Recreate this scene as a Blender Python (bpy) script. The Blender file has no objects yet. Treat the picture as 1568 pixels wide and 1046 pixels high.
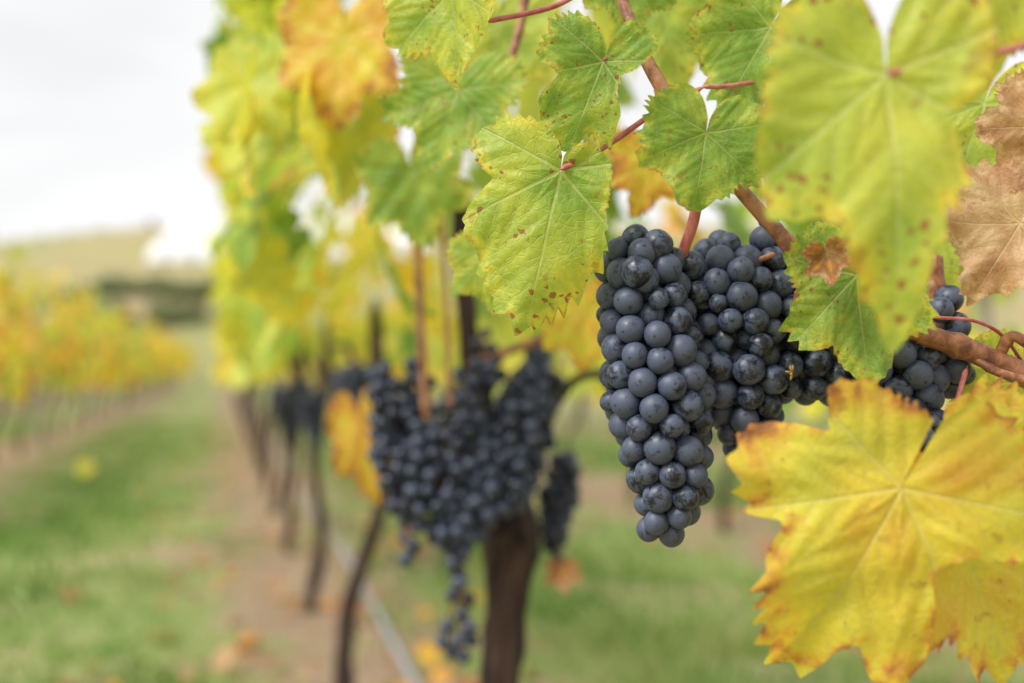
import bpy, math, random
import numpy as np
from mathutils import Vector, noise as mnoise
random.seed(7)
R = np.random.RandomState(11)
scene = bpy.context.scene
COL = scene.collection

# ---------------------------------------------------------------- helpers
def link(ob, parent=None):
    COL.objects.link(ob)
    if parent: ob.parent = parent
    return ob
def empty(name, loc=(0, 0, 0)):
    e = bpy.data.objects.new(name, None); e.empty_display_size = .05
    return link(e)
def build(name, V, F, mat, parent=None, fattr=None, vattr=None, uv=None, smooth=True):
    V = np.asarray(V, dtype=np.float32); F = np.asarray(F, dtype=np.int32)
    me = bpy.data.meshes.new(name)
    k = F.shape[1]; m = F.shape[0]
    me.vertices.add(len(V)); me.vertices.foreach_set('co', V.ravel())
    me.loops.add(m*k); me.loops.foreach_set('vertex_index', F.ravel())
    me.polygons.add(m)
    me.polygons.foreach_set('loop_start', np.arange(m, dtype=np.int32)*k)
    me.polygons.foreach_set('loop_total', np.full(m, k, dtype=np.int32))
    me.polygons.foreach_set('use_smooth', np.full(m, smooth, dtype=bool))
    for n, a in (fattr or {}).items():
        at = me.attributes.new(n, 'FLOAT', 'POINT'); at.data.foreach_set('value', np.asarray(a, dtype=np.float32).ravel())
    for n, a in (vattr or {}).items():
        at = me.attributes.new(n, 'FLOAT_VECTOR', 'POINT'); at.data.foreach_set('vector', np.asarray(a, dtype=np.float32).ravel())
    if uv is not None:
        l = me.uv_layers.new(name='vein'); l.data.foreach_set('uv', np.asarray(uv, dtype=np.float32).ravel())
    me.update(calc_edges=True); me.validate()
    me.materials.append(mat)
    return link(bpy.data.objects.new(name, me), parent)

class NT:
    def __init__(s, name, world=False):
        if world:
            s.o = bpy.data.worlds.new(name)
        else:
            s.o = bpy.data.materials.new(name)
        s.o.use_nodes = True
        s.t = s.o.node_tree; s.t.nodes.clear()
    def put(s, sock, v):
        if isinstance(v, bpy.types.NodeSocket): s.t.links.new(v, sock)
        else: sock.default_value = v
    def n(s, typ, ins=None, out=0, **pr):
        nd = s.t.nodes.new(typ)
        for k, v in pr.items(): setattr(nd, k, v)
        for k, v in (ins or {}).items(): s.put(nd.inputs[k], v)
        return nd if out is None else nd.outputs[out]
    def m(s, op, a, b=0., c=0., clamp=False):
        nd = s.t.nodes.new('ShaderNodeMath'); nd.operation = op; nd.use_clamp = clamp
        s.put(nd.inputs[0], a); s.put(nd.inputs[1], b); s.put(nd.inputs[2], c)
        return nd.outputs[0]
    def ss(s, x, a, b, lo=0., hi=1.):
        nd = s.t.nodes.new('ShaderNodeMapRange'); nd.interpolation_type = 'SMOOTHSTEP'
        s.put(nd.inputs[0], x)
        for i, v in enumerate((a, b, lo, hi)): s.put(nd.inputs[i+1], v)
        return nd.outputs[0]
    def mix(s, f, a, b, mode='MIX'):
        nd = s.t.nodes.new('ShaderNodeMix'); nd.data_type = 'RGBA'; nd.blend_type = mode
        s.put(nd.inputs[0], f); s.put(nd.inputs[6], a); s.put(nd.inputs[7], b)
        return nd.outputs[2]
    def ramp(s, f, stops):
        nd = s.t.nodes.new('ShaderNodeValToRGB'); e = nd.color_ramp.elements
        while len(e) > 1: e.remove(e[-1])
        e[0].position = stops[0][0]; e[0].color = (*stops[0][1], 1)
        for p, c in stops[1:]:
            q = e.new(p); q.color = (*c, 1)
        s.put(nd.inputs[0], f); return nd.outputs[0]
    def noise(s, vec, scale, detail=3., rough=.5, dist=0.):
        i = {'Scale': scale, 'Detail': detail, 'Roughness': rough, 'Distortion': dist}
        if vec is not None: i['Vector'] = vec
        return s.n('ShaderNodeTexNoise', i)
    def attr(s, name, out=2): return s.n('ShaderNodeAttribute', out=out, attribute_name=name)
    def finish(s, sh):
        o = s.n('ShaderNodeOutputMaterial', out=None); s.t.links.new(sh, o.inputs[0]); return s.o

# ---------------------------------------------------------------- materials
# ramp runs over tint*.8 : green -> lime -> yellow -> orange -> brown -> dry tan
LEAFRAMP = [(0., (.11, .25, .03)), (.16, (.27, .45, .055)), (.336, (.60, .67, .09)), (.50, (.88, .76, .08)),
            (.624, (.88, .52, .065)), (.72, (.70, .29, .07)), (.80, (.36, .15, .07)), (.90, (.62, .34, .18)), (1., (.80, .54, .34))]
def leaf_material():
    t = NT('vine_leaf')
    tint = t.attr('tint'); rn = t.attr('rn'); lco = t.attr('lco', 1)
    uv = t.n('ShaderNodeUVMap', uv_map='vein')
    sp = t.n('ShaderNodeSeparateXYZ', {0: uv}, out=None)
    T = sp.outputs[0]; S = t.m('ABSOLUTE', sp.outputs[1])
    n1 = t.noise(lco, 2.6, 4.); n2 = t.noise(lco, 9., 3.)
    w = t.m('MULTIPLY_ADD', T, -.011, .013); w = t.m('MAXIMUM', w, .003)
    q = t.m('DIVIDE', S, w)
    vein1 = t.ss(q, .5, 1.3, 1., 0.)
    wob = t.m('MULTIPLY', t.m('SUBTRACT', n2, .5), .08)
    ph = t.m('ADD', t.m('SUBTRACT', T, t.m('MULTIPLY', S, 1.05)), wob)
    fr = t.m('FRACT', t.m('DIVIDE', t.m('ADD', ph, 2.0), .145))
    dd = t.m('ABSOLUTE', t.m('SUBTRACT', fr, .5))
    vein2 = t.m('MULTIPLY', t.ss(dd, .012, .042, 1., 0.), t.ss(S, .0, .5, .85, .25))
    vor = t.n('ShaderNodeTexVoronoi', {'Vector': lco, 'Scale': 17.}, feature='DISTANCE_TO_EDGE')
    vein3 = t.ss(vor, .02, .08, .35, 0.)
    vein = t.m('MAXIMUM', vein1, t.m('MAXIMUM', vein2, vein3))
    near = t.ss(S, .0, .13, 1., 0.)
    edge = t.ss(rn, .72, 1.0)
    tt = t.m('ADD', tint, t.m('MULTIPLY', t.m('SUBTRACT', n1, .5), .6))
    tt = t.m('ADD', tt, t.m('MULTIPLY', t.m('MULTIPLY', edge, t.ss(n2, .4, .62)), .26))
    tt = t.m('SUBTRACT', tt, t.m('MULTIPLY', near, .06))
    col = t.ramp(t.m('MULTIPLY', tt, .8), LEAFRAMP)
    vc = t.mix(.5, col, (.88, .86, .42, 1))
    col = t.mix(t.m('MULTIPLY', vein, .6), col, vc)
    n3 = t.noise(lco, 3.3, 2.)
    dens = t.m('MULTIPLY', t.ss(t.m('ADD', n3, t.m('MULTIPLY', rn, .22)), .53, .77), t.ss(tint, .45, .6, 1., .35))
    vn = t.n('ShaderNodeTexVoronoi', {'Vector': t.n('ShaderNodeVectorMath', {0: lco, 1: t.n('ShaderNodeVectorMath', {0: t.n('ShaderNodeTexNoise', {'Vector': lco, 'Scale': 24.}, out=1), 'Scale': .06}, operation='SCALE')}, operation='ADD'), 'Scale': 24.}, out=None, feature='F1')
    rs = t.n('ShaderNodeSeparateXYZ', {0: vn.outputs[1]})
    lim = t.m('MULTIPLY', t.m('MAXIMUM', t.m('SUBTRACT', rs, t.m('MULTIPLY_ADD', dens, -.60, .93)), 0.), .8)
    sp1 = t.m('MULTIPLY', t.ss(t.m('SUBTRACT', vn.outputs[0], lim), -.07, .01, 1., 0.), t.ss(lim, .01, .06))
    rim = t.m('MULTIPLY', t.ss(rn, .945, 1.), t.ss(n2, .48, .6))
    blot = t.m('MULTIPLY', t.ss(t.m('MULTIPLY_ADD', rn, .12, n2), .71, .78), .45)
    fl = t.m('MAXIMUM', t.m('MAXIMUM', sp1, blot), t.m('MULTIPLY', rim, .8))
    col = t.mix(t.m('MULTIPLY', fl, .8), col, t.mix(n2, (.46, .09, .05, 1), (.26, .10, .05, 1)))
    mot = t.noise(lco, 30., 3.)
    col = t.mix(1., col, t.mix(mot, (.76, .78, .76, 1), (1.12, 1.1, 1.1, 1)), 'MULTIPLY')
    h = t.m('ADD', t.m('MULTIPLY', vein, -.6), t.m('MULTIPLY', mot, .6))
    bmp = t.n('ShaderNodeBump', {'Height': h, 'Strength': .6, 'Distance': .0013})
    p = t.n('ShaderNodeBsdfPrincipled', {'Base Color': col, 'Roughness': .44, 'Normal': bmp, 'Specular IOR Level': .4})
    tr = t.n('ShaderNodeBsdfTranslucent', {'Color': t.mix(1., col, (1.12, 1.08, .6, 1), 'MULTIPLY')})
    return t.finish(t.n('ShaderNodeMixShader', {0: .46, 1: p, 2: tr}))
def leaf_material_lite(name, veins):
    t = NT(name)
    tint = t.attr('tint'); rn = t.attr('rn'); lco = t.attr('lco', 1)
    n1 = t.noise(lco, 3., 2.)
    tt = t.m('ADD', tint, t.m('MULTIPLY', t.m('SUBTRACT', n1, .5), .5))
    tt = t.m('ADD', tt, t.m('MULTIPLY', t.ss(rn, .6, 1.), .08))
    col = t.ramp(t.m('MULTIPLY', tt, .8), LEAFRAMP)
    if veins:
        sp = t.n('ShaderNodeSeparateXYZ', {0: t.n('ShaderNodeUVMap', uv_map='vein')}, out=None)
        v = t.ss(t.m('ABSOLUTE', sp.outputs[1]), .006, .02, 1., 0.)
        n2 = t.noise(lco, 14., 2.)
        col = t.mix(t.m('MULTIPLY', v, .45), col, (.85, .85, .4, 1))
        col = t.mix(t.m('MULTIPLY', t.ss(t.m('MULTIPLY_ADD', rn, .1, n2), .70, .76), .6), col, (.32, .10, .05, 1))
    p = t.n('ShaderNodeBsdfPrincipled', {'Base Color': col, 'Roughness': .5, 'Specular IOR Level': .45})
    tr = t.n('ShaderNodeBsdfTranslucent', {'Color': t.mix(1., col, (1.1, 1.06, .8, 1), 'MULTIPLY')})
    return t.finish(t.n('ShaderNodeMixShader', {0: .46, 1: p, 2: tr}))

def berry_material(name, lo, hi, dim):
    t = NT(name)
    c = t.attr('bco', 1); pole = t.attr('pole'); rnd = t.attr('brand')
    n1 = t.noise(c, 1.3, 5., .60, .6); n2 = t.noise(c, 9., 3., .6); n3 = t.noise(c, 32., 1.)
    b = t.m('ADD', n1, t.m('MULTIPLY', t.m('SUBTRACT', n2, .5), .22))
    b = t.m('ADD', b, t.m('MULTIPLY', t.m('SUBTRACT', rnd, .5), .20))
    bloom = t.ss(b, lo, hi)
    bloom = t.m('MULTIPLY', bloom, t.ss(n3, .28, .5, .75, 1.))
    bc = t.mix(n2, (.046*dim, .066*dim, .118*dim, 1), (.120*dim, .152*dim, .235*dim, 1))
    bc = t.mix(t.m('MULTIPLY', rnd, .35), bc, (.060*dim, .056*dim, .095*dim, 1))
    col = t.mix(bloom, (.012, .014, .024, 1), bc)
    vo = t.n('ShaderNodeTexVoronoi', {'Vector': c, 'Scale': 3.1}, feature='F1')
    speck = t.m('MULTIPLY', t.ss(vo, .05, .1, 1., 0.), .9)
    dot = t.m('MAXIMUM', t.ss(pole, .983, .991), speck)
    col = t.mix(t.m('MULTIPLY', dot, .9), col, (.030, .018, .014, 1))
    rough = t.m('MULTIPLY_ADD', bloom, .22, .27)
    bmp = t.n('ShaderNodeBump', {'Height': n3, 'Strength': .12, 'Distance': .0005})
    p = t.n('ShaderNodeBsdfPrincipled', {'Base Color': col, 'Roughness': rough, 'Normal': bmp, 'Specular IOR Level': .5})
    return t.finish(p.node.outputs[0])

def bark_material(name, c1, c2, scale=60., stretch=.18, rough=.8, bump=.6):
    t = NT(name)
    co = t.n('ShaderNodeTexCoord', out=3)
    mp = t.n('ShaderNodeMapping', {'Vector': co, 'Scale': (1, 1, stretch)})
    a = t.noise(mp, scale, 4., .65, .6); b = t.noise(mp, scale*.25, 2.)
    f = t.ss(t.m('ADD', t.m('MULTIPLY', a, .6), t.m('MULTIPLY', b, .4)), .36, .62)
    col = t.mix(f, (*c1, 1), (*c2, 1))
    bm = t.n('ShaderNodeBump', {'Height': a, 'Strength': bump, 'Distance': .004})
    p = t.n('ShaderNodeBsdfPrincipled', {'Base Color': col, 'Roughness': rough, 'Normal': bm})
    return t.finish(p.node.outputs[0])

M_LEAF = leaf_material(); M_LITE = leaf_material_lite('canopy_leaf', False); M_MID = leaf_material_lite('canopy_leaf_near', True)
M_BERRY = berry_material('grape_skin_bloom', .34, .54, 1.); M_BERRY2 = berry_material('grape_skin_worn', .40, .60, .9)
M_CANE = bark_material('vine_cane', (.16, .055, .028), (.46, .21, .10), 170., .75, .5, .15)
M_RED = bark_material('red_petiole', (.40, .07, .08), (.62, .22, .18), 150., .7, .45, .1)
M_PED = bark_material('rachis_stem', (.14, .055, .03), (.46, .20, .10), 300., .6, .6, .2)
M_BARK = bark_material('trunk_bark', (.008, .005, .004), (.085, .048, .035), 60., .15, .9, 1.)
M_STUB = bark_material('pedicel_stub', (.34, .20, .05), (.55, .40, .10), 300., .6, .6, .2)

# ---------------------------------------------------------------- grape leaf
CT = np.array([0, 9, 18, 27, 38, 52, 64, 77, 90, 108, 126, 146, 161, 171, 177.])
CR = np.array([1, .92, .80, .69, .76, .88, .82, .64, .66, .76, .72, .62, .50, .34, .14])
def leaf_template(seed, nA, nR, cup=0., fold=0., wave=.05, curl=.1, w=1., deep=1., left=None, right=None, twist=0.):
    r = np.random.RandomState(seed)
    th = np.radians(np.linspace(-177, 177, nA+1))
    def side(custom):
        if custom is not None:
            a = np.array(custom, float); return a[:, 0], a[:, 1]
        cr = CR.copy(); cr = cr*(1+r.uniform(-.08, .08, len(cr))); cr[0] = 1
        cr[3] = 1-(1-cr[3])*deep; cr[7] = 1-(1-cr[7])*deep
        ct = CT + np.concatenate([[0], r.uniform(-3, 3, len(CT)-2), [0]])
        return ct, cr
    (ca, ra), (cb, rb) = side(left), side(right)
    d = np.degrees(np.abs(th))
    base = np.where(th >= 0, np.interp(d, ca, ra), np.interp(d, cb, rb))
    ks = max(1, int(nA/130)); ker = np.ones(2*ks+1)/(2*ks+1)
    base = np.convolve(np.pad(base, ks, mode='edge'), ker, 'valid')
    per = 8.2
    ph = np.degrees(th)/per + .5*np.sin(th*5+r.uniform(0, 6)) + .3*np.sin(th*11+r.uniform(0, 6))+r.uniform(0, 1)
    fr = ph % 1; tri = np.where(fr < .62, fr/.62, (1-fr)/.38)
    k = np.floor(ph); amp = (.055+.040*np.sin(k*12.9+seed))*np.clip(base/.7, .4, 1.2)
    teeth = amp*(tri**1.2-.45)*np.clip((177-d)/20, 0, 1)
    if nA < 60: teeth = teeth*.8
    f = np.linspace(0.006, 1, nR+1)[:, None]
    rad = base[None, :]*f + teeth[None, :]*f**5
    x = rad*np.sin(th)[None, :]; y = rad*np.cos(th)[None, :]
    TH = np.broadcast_to(th[None, :], rad.shape)
    bnd = np.radians([27, 80])
    ath = np.abs(TH)
    ax = np.where(ath < bnd[0], 0, np.where(ath < bnd[1], math.radians(52), math.radians(108)))*np.sign(TH)
    t = x*np.sin(ax)+y*np.cos(ax); s = x*np.cos(ax)-y*np.sin(ax)
    z = cup*rad**2 + fold*np.sqrt(x*x+.004) + wave*(rad**2)*np.sin(3.0*TH+r.uniform(0, 6)) + .8*wave*(rad**3)*np.sin(8.0*TH+r.uniform(0, 6))
    z = z + .35*wave*(rad**4)*np.sin(19.0*TH+r.uniform(0, 6))
    z = z + .014*np.minimum(np.abs(s)/.10, 1) - .005*np.cos(2*np.pi*((t-1.05*np.abs(s)+2)/.145-.5))*np.minimum(np.abs(s)/.05, 1)
    z = z - curl*np.maximum(0, y-.15)**2 - .5*curl*np.maximum(0, -y)**2 + twist*x*y
    z = z + .028*np.sin(x*7+r.uniform(0, 6))*np.sin(y*6+r.uniform(0, 6)) + .014*np.sin(x*17+r.uniform(0, 6))*np.sin(y*15+r.uniform(0, 6))
    V = np.stack([x*w, y, z], -1).reshape(-1, 3)
    ii, jj = np.meshgrid(np.arange(nR), np.arange(nA), indexing='ij')
    a = ii*(nA+1)+jj
    F = np.stack([a, a+1, a+nA+2, a+nA+1], -1).reshape(-1, 4)
    mid = np.abs((th[:-1]+th[1:])/2); sg = np.sign((th[:-1]+th[1:])/2)
    fa = np.where(mid < bnd[0], 0, np.where(mid < bnd[1], math.radians(52), math.radians(108)))*sg
    fa = np.broadcast_to(fa[None, :], (nR, nA)).reshape(-1)[:, None]
    fx = x.reshape(-1)[F]; fy = y.reshape(-1)[F]
    UV = np.stack([fx*np.sin(fa)+fy*np.cos(fa), fx*np.cos(fa)-fy*np.sin(fa)], -1)
    rn = np.broadcast_to(f, rad.shape).reshape(-1)
    L = np.stack([x, y, x*0], -1).reshape(-1, 3)
    return V, F, UV, rn, L

def frame(T, N):
    T = np.asarray(T, float); N = np.asarray(N, float)
    T = T/np.linalg.norm(T, axis=-1, keepdims=True)
    N = N-(N*T).sum(-1, keepdims=True)*T; N = N/np.linalg.norm(N, axis=-1, keepdims=True)
    X = np.cross(T, N)
    return np.stack([X, T, N], -1)     # columns

def hero_leaf(name, P, T, N, size, tint, seed, parent, w=1., cup=.05, fold=.08, wave=.07, curl=.18, deep=1., nA=300, nR=26, **kw):
    V, F, UV, rn, L = leaf_template(seed, nA, nR, cup, fold, wave, curl, w, deep, **kw)
    M = frame(T, N)
    V = (V*size) @ M.T + np.array(P)
    return build(name, V, F, M_LEAF, parent, {'tint': np.full(len(V), tint), 'rn': rn},
                 {'lco': L+np.array([seed*3.7, seed*1.3, seed*2.1])}, UV.reshape(-1, 2))

def leaf_mass(name, P, T, N, size, tint, parent, nA=36, nR=2, nt=5, seed=3, mat=None):
    P = np.asarray(P); n = len(P); M = frame(T, N)
    Vs, Fs, Us, Ts, Rs, Ls = [], [], [], [], [], []; off = 0
    grp = R.randint(0, nt, n)
    for g in range(nt):
        idx = np.where(grp == g)[0]
        if len(idx) == 0: continue
        V, F, UV, rn, L = leaf_template(seed*10+g, nA, nR, R.uniform(-.15, .2), R.uniform(-.1, .25), .09, R.uniform(.1, .35), R.uniform(.85, 1.05))
        W = np.einsum('vk,njk->nvj', V, M[idx])*size[idx][:, None, None]+P[idx][:, None, :]
        Vs.append(W.reshape(-1, 3)); k = len(V)
        Fs.append((F[None]+(np.arange(len(idx))*k)[:, None, None]+off).reshape(-1, 4)); off += k*len(idx)
        Us.append(np.broadcast_to(UV[None], (len(idx),)+UV.shape).reshape(-1, 2))
        Ts.append(np.repeat(tint[idx], k)); Rs.append(np.tile(rn, len(idx)))
        Ls.append((L[None]+R.uniform(0, 90, (len(idx), 1, 3))).reshape(-1, 3))
    return build(name, np.concatenate(Vs), np.concatenate(Fs), mat or M_LITE, parent,
                 {'tint': np.concatenate(Ts), 'rn': np.concatenate(Rs)}, {'lco': np.concatenate(Ls)}, np.concatenate(Us))

# ---------------------------------------------------------------- tubes
def catmull(P, n):
    P = np.asarray(P, float); Q = np.vstack([2*P[0]-P[1], P, 2*P[-1]-P[-2]]); out = []
    for i in range(1, len(Q)-2):
        for t in np.linspace(0, 1, n, endpoint=False):
            a, b, c, d = Q[i-1], Q[i], Q[i+1], Q[i+2]
            out.append(.5*((2*b)+(c-a)*t+(2*a-5*b+4*c-d)*t*t+(3*b-a-3*c+d)*t**3))
    out.append(Q[-2]); return np.array(out)
def tube_geo(pts, rad, sides=12, n=10, knob=0., rough=0., seed=0):
    D = np.column_stack([np.asarray(pts, float), np.broadcast_to(rad, (len(pts),)) if np.ndim(rad) else np.full(len(pts), rad)])
    C = catmull(D, n); p = C[:, :3]; r = np.abs(C[:, 3])
    tg = np.gradient(p, axis=0); tg /= np.linalg.norm(tg, axis=1, keepdims=True)+1e-9
    ref = np.array([.31, .9, .3]) if abs(tg[0][1]) < .8 else np.array([1, .1, .2])
    V = []
    for i in range(len(p)):
        u = np.cross(tg[i], ref); u /= np.linalg.norm(u); v = np.cross(tg[i], u)
        a = np.linspace(0, 2*np.pi, sides, endpoint=False)
        rr = np.full(sides, r[i])
        if knob: rr *= 1+knob*np.exp(-((i % int(n*1.5)-n*.75)/1.2)**2)
        if i == 0 or i == len(p)-1: rr = rr*.25
        q = p[i]+np.outer(np.cos(a)*rr, u)+np.outer(np.sin(a)*rr, v)
        if rough:
            for k in range(sides):
                w = q[k]-p[i]
                nz = mnoise.noise(Vector((math.cos(a[k])*1.8+seed, math.sin(a[k])*1.8, q[k][2]*9+seed)))+.6*mnoise.noise(Vector((math.cos(a[k])*5+seed, math.sin(a[k])*5, q[k][2]*22)))
                q[k] = p[i]+w*(1+rough*nz)
        V.append(q)
    V = np.concatenate(V); m = len(p)
    ii, jj = np.meshgrid(np.arange(m-1), np.arange(sides), indexing='ij')
    a = ii*sides+jj; b = ii*sides+(jj+1) % sides
    F = np.stack([a, b, b+sides, a+sides], -1).reshape(-1, 4)
    return V, F
def tube(name, pts, rad, mat, parent=None, **k):
    V, F = tube_geo(pts, rad, **k); return build(name, V, F, mat, parent)
def join_geo(L):
    o = 0; Vs = []; Fs = []
    for V, F in L: Vs.append(V); Fs.append(F+o); o += len(V)
    return np.concatenate(Vs), np.concatenate(Fs)

# ---------------------------------------------------------------- grapes
def sphere_t(nu, nv):
    ph = np.linspace(.02, np.pi-.02, nv+1); a = np.linspace(0, 2*np.pi, nu, endpoint=False)
    V = np.stack([np.outer(np.sin(ph), np.cos(a)), np.outer(np.sin(ph), np.sin(a)), np.outer(np.cos(ph), np.ones(nu))], -1).reshape(-1, 3)
    ii, jj = np.meshgrid(np.arange(nv), np.arange(nu), indexing='ij')
    A = ii*nu+jj; B = ii*nu+(jj+1) % nu
    return V, np.stack([A, A+nu, B+nu, B], -1).reshape(-1, 4)
def bunch(name, caps, rb=(.0061, .0081), fill=.68, nu=26, nv=16, seed=1, iters=160, stems=True, extra=None, mat=None):
    """caps: list of (x,y,z,r, x,y,z,r) tapered capsules forming the cluster; berries are packed inside."""
    r = np.random.RandomState(seed); caps = np.array(caps, float)
    A = caps[:, :3]; B = caps[:, 4:7]; ra = caps[:, 3]; rr = caps[:, 7]
    def near(P):
        d = P[:, None]-A[None]; ab = (B-A)[None]
        h = np.clip((d*ab).sum(-1)/((ab*ab).sum(-1)+1e-12), 0, 1)
        C = A[None]+h[..., None]*ab; dist = np.linalg.norm(P[:, None]-C, axis=-1)-(ra+(rr-ra)*h)
        k = dist.argmin(1); i = np.arange(len(P)); return C[i, k], dist[i, k], (ra+(rr-ra)*h)[i, k]
    lo = np.minimum(A, B).min(0)-.05; hi = np.maximum(A, B).max(0)+.05
    S = r.uniform(lo, hi, (60000, 3)); _, dd, _ = near(S); vol = (dd < 0).mean()*np.prod(hi-lo)
    mr = (rb[0]+rb[1])/2; N = int(vol*fill/(4/3*math.pi*mr**3))
    S = S[dd < -mr*.6]; P = S[r.choice(len(S), min(N, len(S)), replace=False)]; N = len(P)
    rad = r.uniform(rb[0], rb[1], N); rad[r.rand(N) < .08] *= .82
    for it in range(iters):
        d = P[:, None]-P[None]; L = np.linalg.norm(d, axis=-1)+1e-9; np.fill_diagonal(L, 1)
        ov = np.maximum(0, (rad[:, None]+rad[None])*.965-L)
        P = P+(d/L[..., None]*ov[..., None]*.42).sum(1)
        C, dist, cr = near(P); lim = -rad
        out = np.maximum(0, dist-lim); v = P-C; n = np.linalg.norm(v, axis=1)+1e-9
        P = P-v/n[:, None]*np.minimum(out, n)[:, None]*.7
    if extra is not None:
        P = np.vstack([P, np.array(extra)[:, :3]]); rad = np.concatenate([rad, np.array(extra)[:, 3]]); N = len(P)
    C, dist, cr = near(P)
    SV, SF = sphere_t(nu, nv)
    ax = P-C+np.array([0, 0, -.35*mr])+r.normal(0, .5*mr, (N, 3)); ax /= np.linalg.norm(ax, axis=1, keepdims=True)
    q = np.einsum('vj,nj->nv', SV, ax)
    sq = 1+r.uniform(-.05, .04, N)
    wob = 1+.018*np.sin(SV[None, :, 0]*3+r.uniform(0, 6, (N, 1)))+.018*np.sin(SV[None, :, 1]*3.3+r.uniform(0, 6, (N, 1)))
    W = SV[None]*wob[..., None] + (q*(sq[:, None]-1))[..., None]*ax[:, None]
    V = (W*rad[:, None, None]+P[:, None]).reshape(-1, 3)
    F = (SF[None]+(np.arange(N)*len(SV))[:, None, None]).reshape(-1, 4)
    bco = (SV[None]+r.uniform(0, 80, (N, 1, 3))).reshape(-1, 3)
    par = empty(name)
    build('berries', V, F, mat or M_BERRY, par, {'pole': q.reshape(-1), 'brand': np.repeat(r.rand(N), len(SV))}, {'bco': bco})
    if stems:
        G = []
        for i in range(len(caps)):
            G.append(tube_geo([A[i], (A[i]+B[i])/2+r.normal(0, .002, 3), B[i]], [.0026, .0022, .0015], sides=6, n=4))
        for i in range(N):
            d = C[i]-P[i]; l = np.linalg.norm(d)
            if l < rad[i]*.7: continue
            st = P[i]+d/l*rad[i]*.95; up = np.array([0, 0, .004])
            G.append(tube_geo([st, (st+C[i])/2+up, C[i]+up], [.0014, .0008, .0010], sides=5, n=3))
        V, F = join_geo(G); build('rachis', V, F, M_PED, par)
    return par

# ================================================================ FOREGROUND VINE
# row line: x = .315 - .29*y ; camera stands at the left face of the row, .8 m above ground
vine = empty('grapevine')
bunch('grape_bunch', [
    (.0645, .500, .848, .0235, .0730, .500, .785, .0290),
    (.0730, .500, .785, .0285, .080, .500, .738, .0210),
    (.080, .500, .738, .0205, .0745, .498, .721, .0130),
    (.088, .515, .845, .018, .082, .515, .80, .026),
    ], seed=4, extra=[(.071, .488, .8595, .0077), (.0605, .4795, .8455, .0080)])
bunch('grape_bunch', [
    (.114, .520, .840, .0255, .119, .520, .800, .030),
    (.119, .520, .800, .029, .124, .520, .762, .016),
    (.108, .525, .862, .013, .120, .520, .845, .018),
    (.136, .525, .874, .009, .136, .525, .845, .020),
    (.142, .525, .826, .023, .150, .525, .802, .024),
    (.150, .525, .802, .024, .172, .525, .796, .018),
    ], seed=8)
bunch('grape_bunch', [
    (.188, .50, .802, .017, .222, .51, .798, .015),
    (.197, .50, .800, .014, .200, .49, .745, .022),
    (.200, .49, .745, .022, .214, .49, .70, .012),
    (.170, .49, .752, .010, .155, .485, .740, .009),
    (.224, .515, .832, .012, .228, .515, .822, .010)], seed=12)
G = []
rs_ = np.random.RandomState(5)
for c in [(.1395, .497, .7965), (.108, .508, .853)]:
    for i in range(6):
        d = rs_.normal(0, 1, 3); d[1] = -abs(d[1])*.6; d /= np.linalg.norm(d)
        c_ = np.array(c); G.append(tube_geo([c_+[0, .012, 0], c_, c_+d*.004], [.0007, .0005, .0007], sides=6, n=4))
V, F = join_geo(G); build('pedicel_stubs', V, F, M_STUB, vine)

canes = [
 ([(.050, .50, 1.00), (.066, .49, .953), (.0823, .485, .923), (.110, .478, .885), (.1414, .475, .849), (.17, .482, .828), (.202, .490, .816)],
  [.0024, .0034, .0036, .0036, .0040, .0044, .0050]),
 ([(.198, .490, .817), (.228, .492, .807), (.268, .495, .790), (.34, .51, .77)], [.0052, .0056, .0066, .008]),
 ([(.240, .493, .803), (.244, .487, .814), (.250, .483, .811), (.262, .486, .803)], [.003, .0028, .0028, .0035]),
 ([(.225, .493, .806), (.236, .484, .797), (.252, .482, .792), (.262, .487, .79)], [.002, .0022, .0025, .003]),
 ([(.224, .53, .86), (.2245, .53, .835), (.224, .53, .80)], [.0055, .006, .0055]),
 ([(.084, .515, .850), (.10, .515, .8535), (.118, .513, .852), (.134, .505, .857)], [.0018, .0012, .0012, .0016]),
]
V, F = join_geo([tube_geo(p, r, sides=16, n=12, knob=.22, rough=.05, seed=i) for i, (p, r) in enumerate(canes)])
build('canes', V, F, M_CANE, vine)
reds = [
 ([(.0228, .47, .893), (.036, .474, .900), (.049, .48, .9087), (.071, .487, .925), (.097, .50, .941)], .0014),
 ([(-.0144, .50, .974), (.0217, .505, .984), (.045, .51, 1.0)], .0014),
 ([(.205, .485, .8236), (.225, .485, .822), (.2414, .49, .815), (.255, .495, .80)], .0009),
 ([(.0434, .47, .945), (.055, .48, .956), (.064, .492, .957)], .0010),
 ([(.0909, .46, .907), (.086, .475, .918), (.081, .487, .925)], .0010),
 ([(.131, .345, .902), (.150, .35, .906), (.168, .355, .911), (.20, .37, .922)], .0013),
 ([(.156, .403, .751), (.170, .43, .752), (.20, .46, .77), (.225, .492, .80)], .0013),
 ([(.093, .49, .890), (.0905, .495, .872), (.0870, .50, .860), (.083, .51, .845)], .0028),
 ([(.142, .478, .849), (.1418, .49, .838), (.141, .505, .82)], .0018),
 ([(.097, .50, .941), (.11, .51, .944), (.13, .53, .952)], .0012),
]
V, F = join_geo([tube_geo(p, r, sides=10, n=8, rough=.03, seed=i) for i, (p, r) in enumerate(reds)])
build('petioles', V, F, M_RED, vine)

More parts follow.
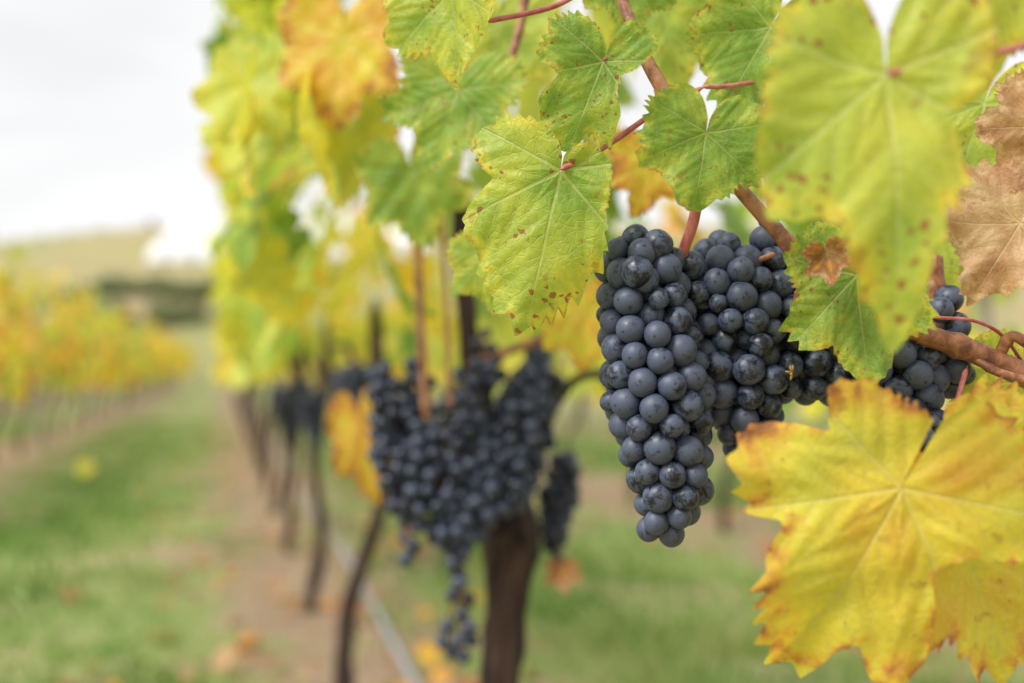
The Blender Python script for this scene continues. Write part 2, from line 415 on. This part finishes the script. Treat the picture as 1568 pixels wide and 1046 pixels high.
big_blur = dict(left=[(0, 1), (6, .86), (17, .66), (23, .57), (32, .60), (41, .68), (55, .58), (69, .52), (93, .43), (120, .46), (145, .42), (165, .3), (177, .12)],
                right=[(0, 1), (5, .82), (15, .57), (30, .49), (40, .37), (47, .25), (65, .30), (94, .36), (130, .42), (160, .36), (177, .12)])
mid_leaf = dict(left=[(0, 1), (20, .86), (35, .71), (54, .66), (64, .52), (72, .40), (84, .50), (96, .58), (121, .50), (142, .34), (165, .16), (177, .08)],
                right=[(0, 1), (6, .92), (19, .76), (37, .60), (50, .44), (62, .36), (80, .32), (110, .30), (150, .22), (177, .08)])
yellow_leaf = dict(left=[(0, 1), (7, .97), (16, .88), (30, .76), (42, .53), (50, .68), (70, .78), (83, .74), (92, .56), (100, .38), (108, .47), (117, .57), (134, .51), (151, .41), (177, .34)],
                   right=[(0, 1), (7, .96), (12, .70), (18, .80), (24, .90), (34, .90), (41, .74), (48, .42), (60, .38), (74, .42), (91, .64), (112, .70), (131, .68), (149, .62), (167, .54), (177, .34)])
top_leaf = dict(left=[(0, 1), (19, .89), (37, .77), (47, .48), (56, .50), (67, .66), (90, .62), (109, .65), (130, .55), (150, .33), (170, .12), (177, .06)],
                right=[(0, 1), (5, .80), (10, .72), (18, .80), (25, .86), (33, .70), (45, .32), (70, .24), (100, .36), (123, .55), (137, .57), (155, .50), (170, .48), (177, .2)])
HL = [ # attach, tip dir, normal, size, tint, seed, kwargs
 ((.0228, .470, .893), (-.21, .05, -.98), (-.12, -.97, .15), .080, .36, 21, dict(cup=.02, fold=-.12, wave=.08, **mid_leaf)),
 ((.0434, .470, .945), (-.36, .0, -.93), (.05, -1, .2), .048, .23, 22, dict(fold=.15, wave=.10, **top_leaf)),
 ((.0899, .458, .908), (-.18, -.05, -1), (.1, -1, .25), .038, .21, 23, dict(fold=.12, wave=.10, w=1.12, deep=.6)),
 ((-.034, .620, .973), (-.30, 0, -.95), (-.2, -1, .3), .054, .24, 24, dict(w=1.1)),
 ((-.032, .520, 1.000), (.10, 0, -1), (-.6, -.7, .0), .055, .40, 25, dict(fold=.3)),
 ((.139, .530, .982), (-.50, 0, -.85), (.1, -1, .25), .055, .22, 26, dict()),
 ((.0635, .55, 1.020), (.10, 0, -1), (.2, -1, .4), .036, .26, 27, dict()),
 ((.131, .345, .902), (.047, -.02, -1), (-.05, -1, .05), .097, .40, 28, dict(fold=.06, wave=.06, **big_blur)),
 ((.178, .362, .955), (-.1, .05, -1), (.25, -1, .1), .055, .42, 29, dict()),
 ((.160, .462, .842), (.10, 0, -1), (-.2, -1, .2), .053, .25, 30, dict(w=.85, wave=.1)),
 ((.1435, .452, .851), (.3, 0, -1), (-.5, -1, .2), .014, 1.0, 31, dict(cup=1.4)),
 ((.156, .400, .751), (-.495, -.03, -.87), (-.02, -1, .10), .089, .65, 32, dict(wave=.12, fold=.04, cup=-.06, curl=.18, **yellow_leaf)),
 ((.186, .425, .742), (.35, .05, -.93), (.15, -1, .1), .082, .69, 33, dict(wave=.1)),
 ((.242, .472, .868), (-.55, 0, -.85), (-.2, -1, .3), .046, 1.19, 34, dict(wave=.20, cup=.3, w=1.1)),
 ((.256, .472, .915), (-.55, 0, -.8), (-.2, -1, .3), .040, 1.14, 35, dict(wave=.16)),
 ((.262, .55, .945), (-.35, 0, -1), (-.1, -1, .2), .060, .38, 36, dict()),
 ((.233, .56, .890), (-.12, 0, -1), (.1, -1, .2), .072, .32, 37, dict()),
 ((.258, .51, .792), (-.5, 0, -.9), (0, -1, .3), .042, .46, 38, dict()),
 ((.092, .68, .940), (-.1, 0, -1), (.2, -1, .2), .038, .78, 39, dict(wave=.12)),
 ((-.147, .86, 1.085), (-.10, 0, -1), (-.3, -1, .2), .082, .76, 40, dict()),
 ((-.172, 1.14, .728), (.15, 0, -1), (-.2, -1, .2), .092, .80, 41, dict(w=.55)),
 ((-.140, 1.15, .715), (.3, 0, -1), (.3, -1, .2), .05, .74, 42, dict(w=.7)),
 ((.052, 1.05, .588), (.1, 0, -1), (0, -1, 0), .024, 1.0, 43, dict(cup=.8)),
 ((-.144, .90, 1.020), (-.15, 0, -1), (-.4, -1, .4), .080, .42, 44, dict()),
 ((-.081, .80, .955), (.2, 0, -1), (0, -1, .3), .062, .23, 45, dict()),
 ((-.013, .60, .866), (.1, 0, -1), (-.3, -1, .1), .036, .32, 46, dict()),
 ((.063, .90, .85), (.1, 0, -1), (.2, -1, .2), .055, .70, 47, dict()),
 ((.100, .66, 1.04), (.2, 0, -1), (.2, -1, .2), .06, .32, 48, dict()),
 ((-.01, .72, 1.05), (-.2, 0, -1), (0, -1, .3), .06, .36, 50, dict()),
]
for i, (P, T, N, s, t, sd, k) in enumerate(HL):
    hero_leaf('leaf_%d' % (i+1), P, T, N, s, t, sd, vine, **k)

# ================================================================ SECOND VINE (about 1.1 m away)
vine2 = empty('grapevine')
V, F = join_geo([
  tube_geo([(-.020, 1.13, -.03), (-.018, 1.13, .2), (-.016, 1.12, .42), (-.008, 1.12, .54), (-.002, 1.12, .60), (-.006, 1.12, .645), (-.03, 1.13, .74), (-.05, 1.14, .84), (-.06, 1.15, 1.0)],
           [.028, .0215, .0195, .023, .028, .022, .014, .012, .010], sides=48, n=26, rough=.45, seed=3),
  tube_geo([(.004, 1.11, .62), (.026, 1.10, .713), (.062, 1.09, .778), (.0946, 1.07, .791), (.109, 1.06, .764)], [.010, .0075, .0055, .0045, .0025], sides=14, n=12, rough=.25, seed=5),
  tube_geo([(-.012, 1.10, .60), (.006, 1.095, .615), (.02, 1.10, .60)], [.008, .012, .006], sides=14, n=12, rough=.3, seed=8),
])
build('trunk', V, F, M_BARK, vine2)
V, F = join_geo([
  tube_geo([(-.086, 1.0, .745), (-.092, 1.0, .84), (-.0945, 1.0, .92), (-.0945, 1.0, 1.02), (-.085, 1.0, 1.3)], .0042, sides=12, n=10, knob=.2),
  tube_geo([(-.0617, 1.0, .755), (-.066, 1.0, .86), (-.070, 1.0, 1.0), (-.06, 1.0, 1.3)], .0026, sides=12, n=10, knob=.2),
  tube_geo([(-.010, .65, .950), (-.004, .65, .99), (.0068, .65, 1.030), (.015, .65, 1.10)], .0030, sides=12, n=10, knob=.2),
  tube_geo([(-.05, 1.1, .80), (.1, 1.0, .85), (.2, .9, .87), (.3, .8, .86)], .005, sides=10, n=8, knob=.15),
])
build('canes', V, F, M_CANE, vine2)
bunch('grape_bunch', [
    (-.134, 1.05, .784, .022, -.120, 1.05, .735, .032),
    (-.100, 1.06, .792, .020, -.098, 1.05, .710, .034),
    (-.128, 1.04, .715, .025, -.104, 1.04, .665, .032),
    (-.085, 1.05, .70, .034, -.060, 1.05, .640, .038),
    (-.055, 1.06, .775, .024, -.044, 1.05, .70, .034),
    (-.104, 1.03, .645, .020, -.106, 1.03, .600, .011),
    ], seed=21, nu=16, nv=10, fill=.44, iters=100, rb=(.0072, .0090), mat=M_BERRY2)
bunch('grape_bunch', [
    (.038, 1.06, .832, .013, .026, 1.06, .79, .028),
    (.028, 1.06, .785, .031, .006, 1.06, .735, .038),
    (-.034, 1.08, .834, .013, -.026, 1.08, .79, .022),
    (.014, 1.05, .725, .034, -.008, 1.05, .675, .035),
    (-.020, 1.05, .680, .031, -.046, 1.05, .635, .029),
    (-.056, 1.04, .62, .020, -.056, 1.04, .580, .014),
    ], seed=22, nu=16, nv=10, fill=.46, iters=100, rb=(.0072, .0090), mat=M_BERRY2,
    extra=[(-.062, 1.04, .562, .0080), (-.046, 1.045, .556, .0080), (-.052, 1.04, .542, .0082), (-.067, 1.04, .530, .0080), (-.072, 1.04, .514, .0078),
           (-.044, 1.035, .530, .0078), (-.054, 1.04, .516, .0082), (-.042, 1.045, .514, .0078), (-.062, 1.045, .502, .0080), (-.050, 1.04, .498, .0078)])
bunch('grape_bunch', [(.062, 1.15, .688, .020, .054, 1.15, .650, .026), (.052, 1.15, .650, .024, .048, 1.15, .600, .017), (.048, 1.15, .60, .015, .054, 1.15, .568, .010)], seed=31, nu=16, nv=10, fill=.5, mat=M_BERRY2)

# ================================================================ THE ROWS
def rowx(y, off=0.): return .315-.29*y+off*1.041
PERP = np.array([-.96, -.28, 0.])     # towards the lane on the left
def canopy(name, parent, off, y0, y1, per_m, zlo, zhi, half, size, tmean, nA, nR, seed, keep=None, mat=None, gap=-.22, tsd=.11, tmax=.66):
    n = int((y1-y0)*per_m)
    y = R.uniform(y0, y1, n)
    side = np.where(R.rand(n) < .62, 1., -1.)
    o = side*half*np.sqrt(R.uniform(.15, 1, n))
    z = zlo+(zhi-zlo)*R.beta(1.15, 1.3, n)
    cl = np.array([mnoise.noise(Vector((yy*2.2, oo*2, zz*2.6+seed))) for yy, oo, zz in zip(y, o, z)])
    top = np.array([mnoise.noise(Vector((yy*1.9, seed*3.1, 0))) for yy in y])
    z = z+top*.20*(z-zlo)/(zhi-zlo)
    x = rowx(y, off)
    P = np.stack([x, y, z], -1)+PERP[None]*(o*(1+.35*cl))[:, None]
    k = cl > gap
    if keep is not None: k &= keep(P, o)
    P = P[k]; o = o[k]; side = side[k]; cl = cl[k]; n = len(P)
    N = PERP[None]*side[:, None]*.9+R.normal(0, .5, (n, 3))+np.array([0, -.2, .35])
    T = np.stack([R.normal(0, .45, n), R.normal(0, .45, n), -np.abs(R.normal(.9, .35, n))], -1)+PERP[None]*side[:, None]*.3
    s = R.uniform(size[0], size[1], n)
    tm = np.array([mnoise.noise(Vector((p[0]*2.3+seed, p[1]*1.3, p[2]*2.2))) for p in P])
    tint = np.clip(tmean+tm*.42+R.normal(0, tsd, n), .12, tmax)
    tint = np.where(R.rand(n) < .05, R.uniform(.68, 1., n), tint)
    return leaf_mass(name, P, T, N, s, tint, parent, nA, nR, seed=seed, mat=mat)
def near_keep(P, o):
    x, y, z = P[:, 0], P[:, 1], P[:, 2]
    a = (y > .86) | ((y > .66) & (x > .02))
    b = z > .905
    c = (x/y > -.285)
    return a & (b | (y > 1.6)) & c
canopy('foliage', vine2, 0., .66, 2.2, 235, .86, 1.75, .27, (.045, .085), .36, 64, 4, 5, keep=near_keep, mat=M_MID, gap=-.13)

row = empty('vineyard_row')
canopy('foliage_near', row, 0., 2.1, 7., 220, .76, 1.80, .27, (.05, .085), .40, 30, 2, 6, gap=-.15)
canopy('foliage_far', row, 0., 7., 26., 95, .70, 1.80, .28, (.06, .11), .48, 16, 1, 7)
def trunks(parent, off, ys, sides=10):
    G = []
    for i, y in enumerate(ys):
        x = rowx(y, off); l = R.uniform(.02, .10); kx = R.normal(0, .03)
        G.append(tube_geo([(x-.04, y, -.03), (x-.02+kx, y, .25), (x+l*.6-kx, y-.02, .5), (x+l, y-.03, .75), (x+l*.7, y, .95)],
                          [.026, .018, .017, .019, .012], sides=sides, n=6, rough=.35, seed=i))
        G.append(tube_geo([(x+l, y-.02, .72), (x+l*.6-.1, y+.25, .84), (x-.15, y+.5, .85)], [.014, .01, .007], sides=8, n=5, rough=.1, seed=i))
    V, F = join_geo(G); build('trunks', V, F, M_BARK, parent)
trunks(row, 0., [2.2, 3.25, 4.3, 5.35, 6.4, 7.5, 8.6, 9.7, 10.8, 12, 13.2, 14.4, 16, 18, 20])
bi = 0
for (x, y, z, r0, l) in [(-.320, 1.95, .770, .036, .08), (-.262, 1.75, .775, .030, .06), (-.50, 2.5, .70, .04, .10), (-.36, 2.2, .72, .04, .09), (-.77, 3.4, .66, .045, .12),
                         (-.70, 3.3, .72, .045, .12), (-1.0, 4.4, .66, .05, .14), (-1.25, 5.3, .66, .05, .14), (.02, 1.9, .74, .03, .06), (-.12, 2.1, .74, .03, .05)]:
    bunch('grape_bunch', [(x, y, z, r0, x+.01, y, z-l, r0*.45)], seed=50+bi, nu=10, nv=7, fill=.5, iters=50, stems=False, mat=M_BERRY2); bi += 1

M_POST = bark_material('post_wood', (.25, .22, .19), (.5, .46, .41), 40., .2, .85, .4)
for k, (off, y0, t, zt) in enumerate([(-2.02, 4.6, .53, 1.70), (-4.1, 8., .56, 1.76), (-6.2, 12., .58, 1.9), (2.05, 2.6, .40, 1.62), (4.1, 6., .44, 1.62)]):
    rw = empty('vineyard_row')
    y1 = y0+9
    canopy('foliage_near', rw, off, y0, y1, 140, .55, zt, .30, (.06, .10), t, 18, 1, 20+k, tsd=.20, tmax=.80)
    canopy('foliage_far', rw, off, y1, 48., 50, .5, zt, .34, (.09, .16), t+.02, 14, 1, 30+k, tsd=.20, tmax=.80)
    trunks(rw, off, list(np.arange(y0, 40, 1.1)), sides=7)
    G = []
    for y in np.arange(y0+.6, 40, 4.4):
        x = rowx(y, off); G.append(tube_geo([(x, y, 0), (x, y, .9), (x, y, 1.6)], .022, sides=8, n=2))
    V, F = join_geo(G); build('posts', V, F, M_POST, rw)

t = NT('hose_plastic')
p = t.n('ShaderNodeBsdfPrincipled', {'Base Color': t.mix(t.noise(None, 8., 3.), (.22, .23, .26, 1), (.36, .37, .40, 1)), 'Roughness': .5})
M_HOSE = t.finish(p.node.outputs[0])
tube('irrigation_hose', [(rowx(y, .17)+.02*math.sin(y*2), y, .02+.01*math.sin(y*3)) for y in np.arange(1., 20, .8)], .011, M_HOSE, sides=10, n=4)

# ================================================================ GROUND
xs = np.concatenate([-np.geomspace(900, 8, 30), np.linspace(-7.5, 5.5, 150), np.geomspace(6, 900, 30)])
ys = np.concatenate([np.linspace(-30, -1, 10), np.linspace(-.5, 12, 150), np.geomspace(12.5, 1500, 50)])
X, Yg = np.meshgrid(xs, ys)
Z = np.zeros_like(X)
for i in range(X.shape[0]):
    for j in range(X.shape[1]):
        if abs(X[i, j]) < 12 and Yg[i, j] < 20:
            Z[i, j] = .035*mnoise.noise(Vector((X[i, j]*1.1, Yg[i, j]*1.1, 0)))+.02*mnoise.noise(Vector((X[i, j]*4, Yg[i, j]*4, 3)))
def grid_faces(nr, nc):
    ii, jj = np.meshgrid(np.arange(nr-1), np.arange(nc-1), indexing='ij'); a = ii*nc+jj
    return np.stack([a, a+1, a+nc+1, a+nc], -1).reshape(-1, 4)
t = NT('vineyard_ground')
co = t.n('ShaderNodeTexCoord', out=3)
sp = t.n('ShaderNodeSeparateXYZ', {0: co}, out=None)
off = t.m('SUBTRACT', t.m('MULTIPLY_ADD', sp.outputs[1], .29, sp.outputs[0]), .315)       # across-row coordinate
u = t.m('ABSOLUTE', t.m('SUBTRACT', t.m('FRACT', t.m('ADD', t.m('DIVIDE', off, 2.13), 20.)), .5))
n1 = t.noise(co, 1.6, 4., .6); n2 = t.noise(co, 14., 4., .65); n3 = t.noise(co, 60., 2.)
under = t.ss(t.m('ADD', u, t.m('MULTIPLY', t.m('SUBTRACT', n1, .5), 1.1)), .20, .38)
grass = t.mix(n2, (.14, .20, .05, 1), (.29, .36, .10, 1))
grass = t.mix(t.ss(n1, .46, .64), grass, (.42, .36, .19, 1))
soil = t.mix(n2, (.16, .095, .06, 1), (.44, .30, .21, 1))
col = t.mix(t.m('MULTIPLY', under, .9), grass, soil)
col = t.mix(1., col, t.mix(n3, (.5, .5, .5, 1), (1.35, 1.35, 1.35, 1)), 'MULTIPLY')
bm = t.n('ShaderNodeBump', {'Height': n2, 'Strength': .6, 'Distance': .03})
p = t.n('ShaderNodeBsdfPrincipled', {'Base Color': col, 'Roughness': .95, 'Normal': bm})
M_GROUND = t.finish(p.node.outputs[0])
build('ground', np.stack([X, Yg, Z], -1).reshape(-1, 3), grid_faces(len(ys), len(xs)), M_GROUND)

t = NT('grass_blades'); v = t.attr('tint')
c = t.ramp(v, [(0., (.11, .23, .03)), (.35, (.25, .40, .08)), (.6, (.42, .45, .15)), (1., (.54, .40, .24))])
p = t.n('ShaderNodeBsdfPrincipled', {'Base Color': c, 'Roughness': .6}); tr = t.n('ShaderNodeBsdfTranslucent', {'Color': c})
M_GRASS = t.finish(t.n('ShaderNodeMixShader', {0: .35, 1: p, 2: tr}))
n = 80000
gy = 1.3+13*R.rand(n)**1.5; gx = R.uniform(-1, 1, n)*(.5+gy*.62)-.05*gy
offs = (gx-(.315-.29*gy)); uu = np.abs(((offs/2.13+20) % 1)-.5)
pn = np.array([mnoise.noise(Vector((a*1.5, b*1.5, 7)))+.5*mnoise.noise(Vector((a*4, b*4, 2))) for a, b in zip(gx, gy)])
k = R.rand(n) < np.clip(1.10-(uu+pn*.45-.14)*3.6, .08, 1)
gx, gy, pn, uu = gx[k], gy[k], pn[k], uu[k]; n = len(gx)
h = R.uniform(.03, .085, n)*(1+.5*pn); ang = R.uniform(0, 6.28, n); wd = R.uniform(.0025, .005, n)*(1+gy*.12)
lean = R.normal(0, .5, (n, 2))*h[:, None]
b = np.stack([gx, gy, np.full(n, -.015)], -1); wv = np.stack([np.cos(ang), np.sin(ang), 0*ang], -1)*wd[:, None]
mid = b+np.stack([lean[:, 0]*.35, lean[:, 1]*.35, h*.6], -1); tip = b+np.stack([lean[:, 0], lean[:, 1], h], -1)
V = np.stack([b-wv, b+wv, mid+wv*.7, mid-wv*.7, tip+wv*.1, tip-wv*.1], 1).reshape(-1, 3)
base = (np.arange(n)*6)[:, None]
F = np.concatenate([base+np.array([[0, 1, 2, 3]]), base+np.array([[3, 2, 4, 5]])])
near = np.clip((4.2-gy)/2.5, 0, 1)
gt = np.clip(.32+pn*.75+(uu-.2)*1.0+near*.22+R.normal(0, .15, n), 0, 1)
build('grass', V, F, M_GRASS, None, {'tint': np.repeat(gt, 6)}, smooth=False)

n = 700
y = 1.6+12*R.rand(n)**1.4; rowk = R.choice([0, 0, 0, -2.02, 2.05], n)
x = .315-.29*y+rowk*1.041+R.normal(-.05, .38, n)
P = np.stack([x, y, R.uniform(.0, .05, n)], -1); P[0] = (-2.94, 6.85, .10); P[1] = (-.21, 2.6, .05)
T = np.stack([R.normal(0, 1, n), R.normal(0, 1, n), R.normal(0, .25, n)], -1); N = np.stack([R.normal(0, .4, n), R.normal(0, .4, n)-.2, np.ones(n)], -1)
tint = np.clip(R.normal(.98, .10, n), .6, 1.2); s = R.uniform(.02, .05, n)
tint[0] = .58; s[0] = .085; N[0] = (0, -1, .7); tint[1] = .75; s[1] = .05
leaf_mass('fallen_leaves', P, T, N, s, tint, None, 24, 2, seed=9)

# ================================================================ HILL
def hz(x, y):
    u = np.clip((y-38)/120., 0, 1.6)
    ridge = 22.8+np.clip((x+66)*.10, -9, 1.0)
    prof = np.where(u < 1, u**1.15, 1-.25*(u-1)**2)
    return ridge*prof-.6+1.0*np.sin(x*.045+1)*np.clip(u, 0, 1)*(1-np.clip(u, 0, 1))*2
hx = np.linspace(-260, 240, 130); hy = np.linspace(36, 330, 90)
HX, HY = np.meshgrid(hx, hy)
t = NT('hill_slope')
co = t.n('ShaderNodeTexCoord', out=3)
n1 = t.noise(co, .035, 4.); n2 = t.noise(co, .5, 4.)
rows = t.n('ShaderNodeTexWave', {'Vector': t.n('ShaderNodeMapping', {'Vector': co, 'Rotation': (0, 0, .5)}), 'Scale': .16, 'Distortion': 1.5, 'Detail': 2.})
c = t.ramp(n1, [(.35, (.22, .24, .08)), (.5, (.36, .31, .12)), (.62, (.36, .27, .14))])
c = t.mix(t.m('MULTIPLY', t.ss(rows, .4, .7), .3), c, (.15, .20, .07, 1))
c = t.mix(t.ss(n2, .45, .7, 0., .35), c, (.42, .36, .20, 1))
p = t.n('ShaderNodeBsdfPrincipled', {'Base Color': c, 'Roughness': .95})
build('hill', np.stack([HX, HY, hz(HX, HY)], -1).reshape(-1, 3), grid_faces(len(hy), len(hx)), t.finish(p.node.outputs[0]))

t = NT('tree_foliage'); c = t.mix(t.attr('tint'), (.08, .12, .05, 1), (.24, .28, .10, 1))
p = t.n('ShaderNodeBsdfPrincipled', {'Base Color': c, 'Roughness': .8}); M_TREE = t.finish(p.node.outputs[0])
def tree_mass(name, pts, r0, nleaf):
    Vs = []; T = []
    for (x, y) in pts:
        z0 = float(hz(np.array(x), np.array(y))); rr = r0*R.uniform(.5, 1.3)
        for b in range(5):
            c = np.array([x, y, z0+rr*.4])+R.normal(0, .42, 3)*rr*np.array([1, 1, .5])
            d = R.normal(0, 1, (nleaf, 3)); d /= np.linalg.norm(d, axis=1, keepdims=True)
            pc = c+d*rr*.55*R.uniform(.6, 1.1, (nleaf, 1))
            a = R.normal(0, 1, (nleaf, 3)); a /= np.linalg.norm(a, axis=1, keepdims=True); q = np.cross(a, d)
            s = rr*.13
            Vs.append(np.stack([pc-a*s, pc-q*s*.6, pc+a*s, pc+q*s*.6], 1).reshape(-1, 3)); T.append(np.repeat(R.rand(nleaf), 4))
    V = np.concatenate(Vs); F = np.arange(len(V)).reshape(-1, 4)
    build(name, V, F, M_TREE, None, {'tint': np.concatenate(T)}, smooth=False)
tree_mass('hillside_trees', [(R.uniform(-36, -22), R.uniform(76, 86)) for _ in range(24)]+[(R.uniform(-28, -18), R.uniform(62, 70)) for _ in range(12)], 1.1, 90)
tree_mass('ridge_trees', [(x+R.normal(0, 1.5), 162+R.normal(0, 2)) for x in np.arange(-78, 10, 2.8)], .9, 60)

# white polytunnels with closed ends covering a block high on the slope
t = NT('tunnel_film')
p = t.n('ShaderNodeBsdfPrincipled', {'Base Color': t.mix(t.noise(None, 6., 2.), (.74, .76, .80, 1), (.84, .85, .87, 1)), 'Roughness': .5}); M_FILM = t.finish(p.node.outputs[0])
pt = empty('polytunnel'); G = []
for i in range(12):
    x0 = -38.5+i*2.6; yy = np.concatenate([[108., 108.15], np.linspace(109, 150, 18), [151.9, 152.]]); aa = np.linspace(0, math.pi, 13)
    sc = np.ones(len(yy)); sc[0] = .02; sc[-1] = .02
    Vt = np.array([[x0-(y-108)*.27+1.3*s*math.cos(a), y, float(hz(np.array(x0-(y-108)*.27), np.array(y)))+.2+2.0*s*math.sin(a)] for y, s in zip(yy, sc) for a in aa])
    G.append((Vt, grid_faces(len(yy), 13)))
V, F = join_geo(G); build('covers', V, F, M_FILM, pt)

# ================================================================ LIGHT
w = NT('World', world=True); scene.world = w.o
az = math.atan2(-.62, -.45); el = math.radians(48)
sky = w.n('ShaderNodeTexSky', sky_type='NISHITA', sun_disc=False, sun_elevation=el, sun_rotation=az, air_density=1., dust_density=3.)
sky = w.n('ShaderNodeHueSaturation', {'Color': sky, 'Saturation': .12, 'Value': 1.})
tc = w.n('ShaderNodeTexCoord', out=0)
mp = w.n('ShaderNodeMapping', {'Vector': tc, 'Scale': (1., 1., 3.2)})
cl = w.noise(mp, 1.6, 3., .5, .3)
cloud = w.mix(w.ss(cl, .34, .66), (6.7, 6.75, 6.85, 1), (8.6, 8.6, 8.65, 1))
bg = w.n('ShaderNodeBackground', {'Color': w.mix(.85, sky, cloud), 'Strength': .13})
o = w.n('ShaderNodeOutputWorld', out=None); w.t.links.new(bg, o.inputs[0])
L = bpy.data.lights.new('sun', 'SUN'); L.energy = 3.6; L.angle = math.radians(22); L.color = (1, .965, .90)
so = link(bpy.data.objects.new('sun', L))
d = Vector((math.sin(az)*math.cos(el), math.cos(az)*math.cos(el), math.sin(el)))
so.rotation_euler = d.to_track_quat('Z', 'Y').to_euler(); so.location = (-3, -2, 6)

# ================================================================ CAMERA
cam = bpy.data.cameras.new('camera'); cam.lens = 35; cam.sensor_width = 36; cam.clip_start = .02; cam.clip_end = 3000
cam.dof.use_dof = True; cam.dof.focus_distance = .483; cam.dof.aperture_fstop = 3.1; cam.dof.aperture_blades = 0
co_ = link(bpy.data.objects.new('camera', cam)); co_.location = (0, 0, .8)
co_.rotation_euler = (math.radians(90+1.4), 0, 0)
scene.camera = co_
scene.view_settings.view_transform = 'Standard'; scene.view_settings.look = 'None'; scene.view_settings.exposure = 0
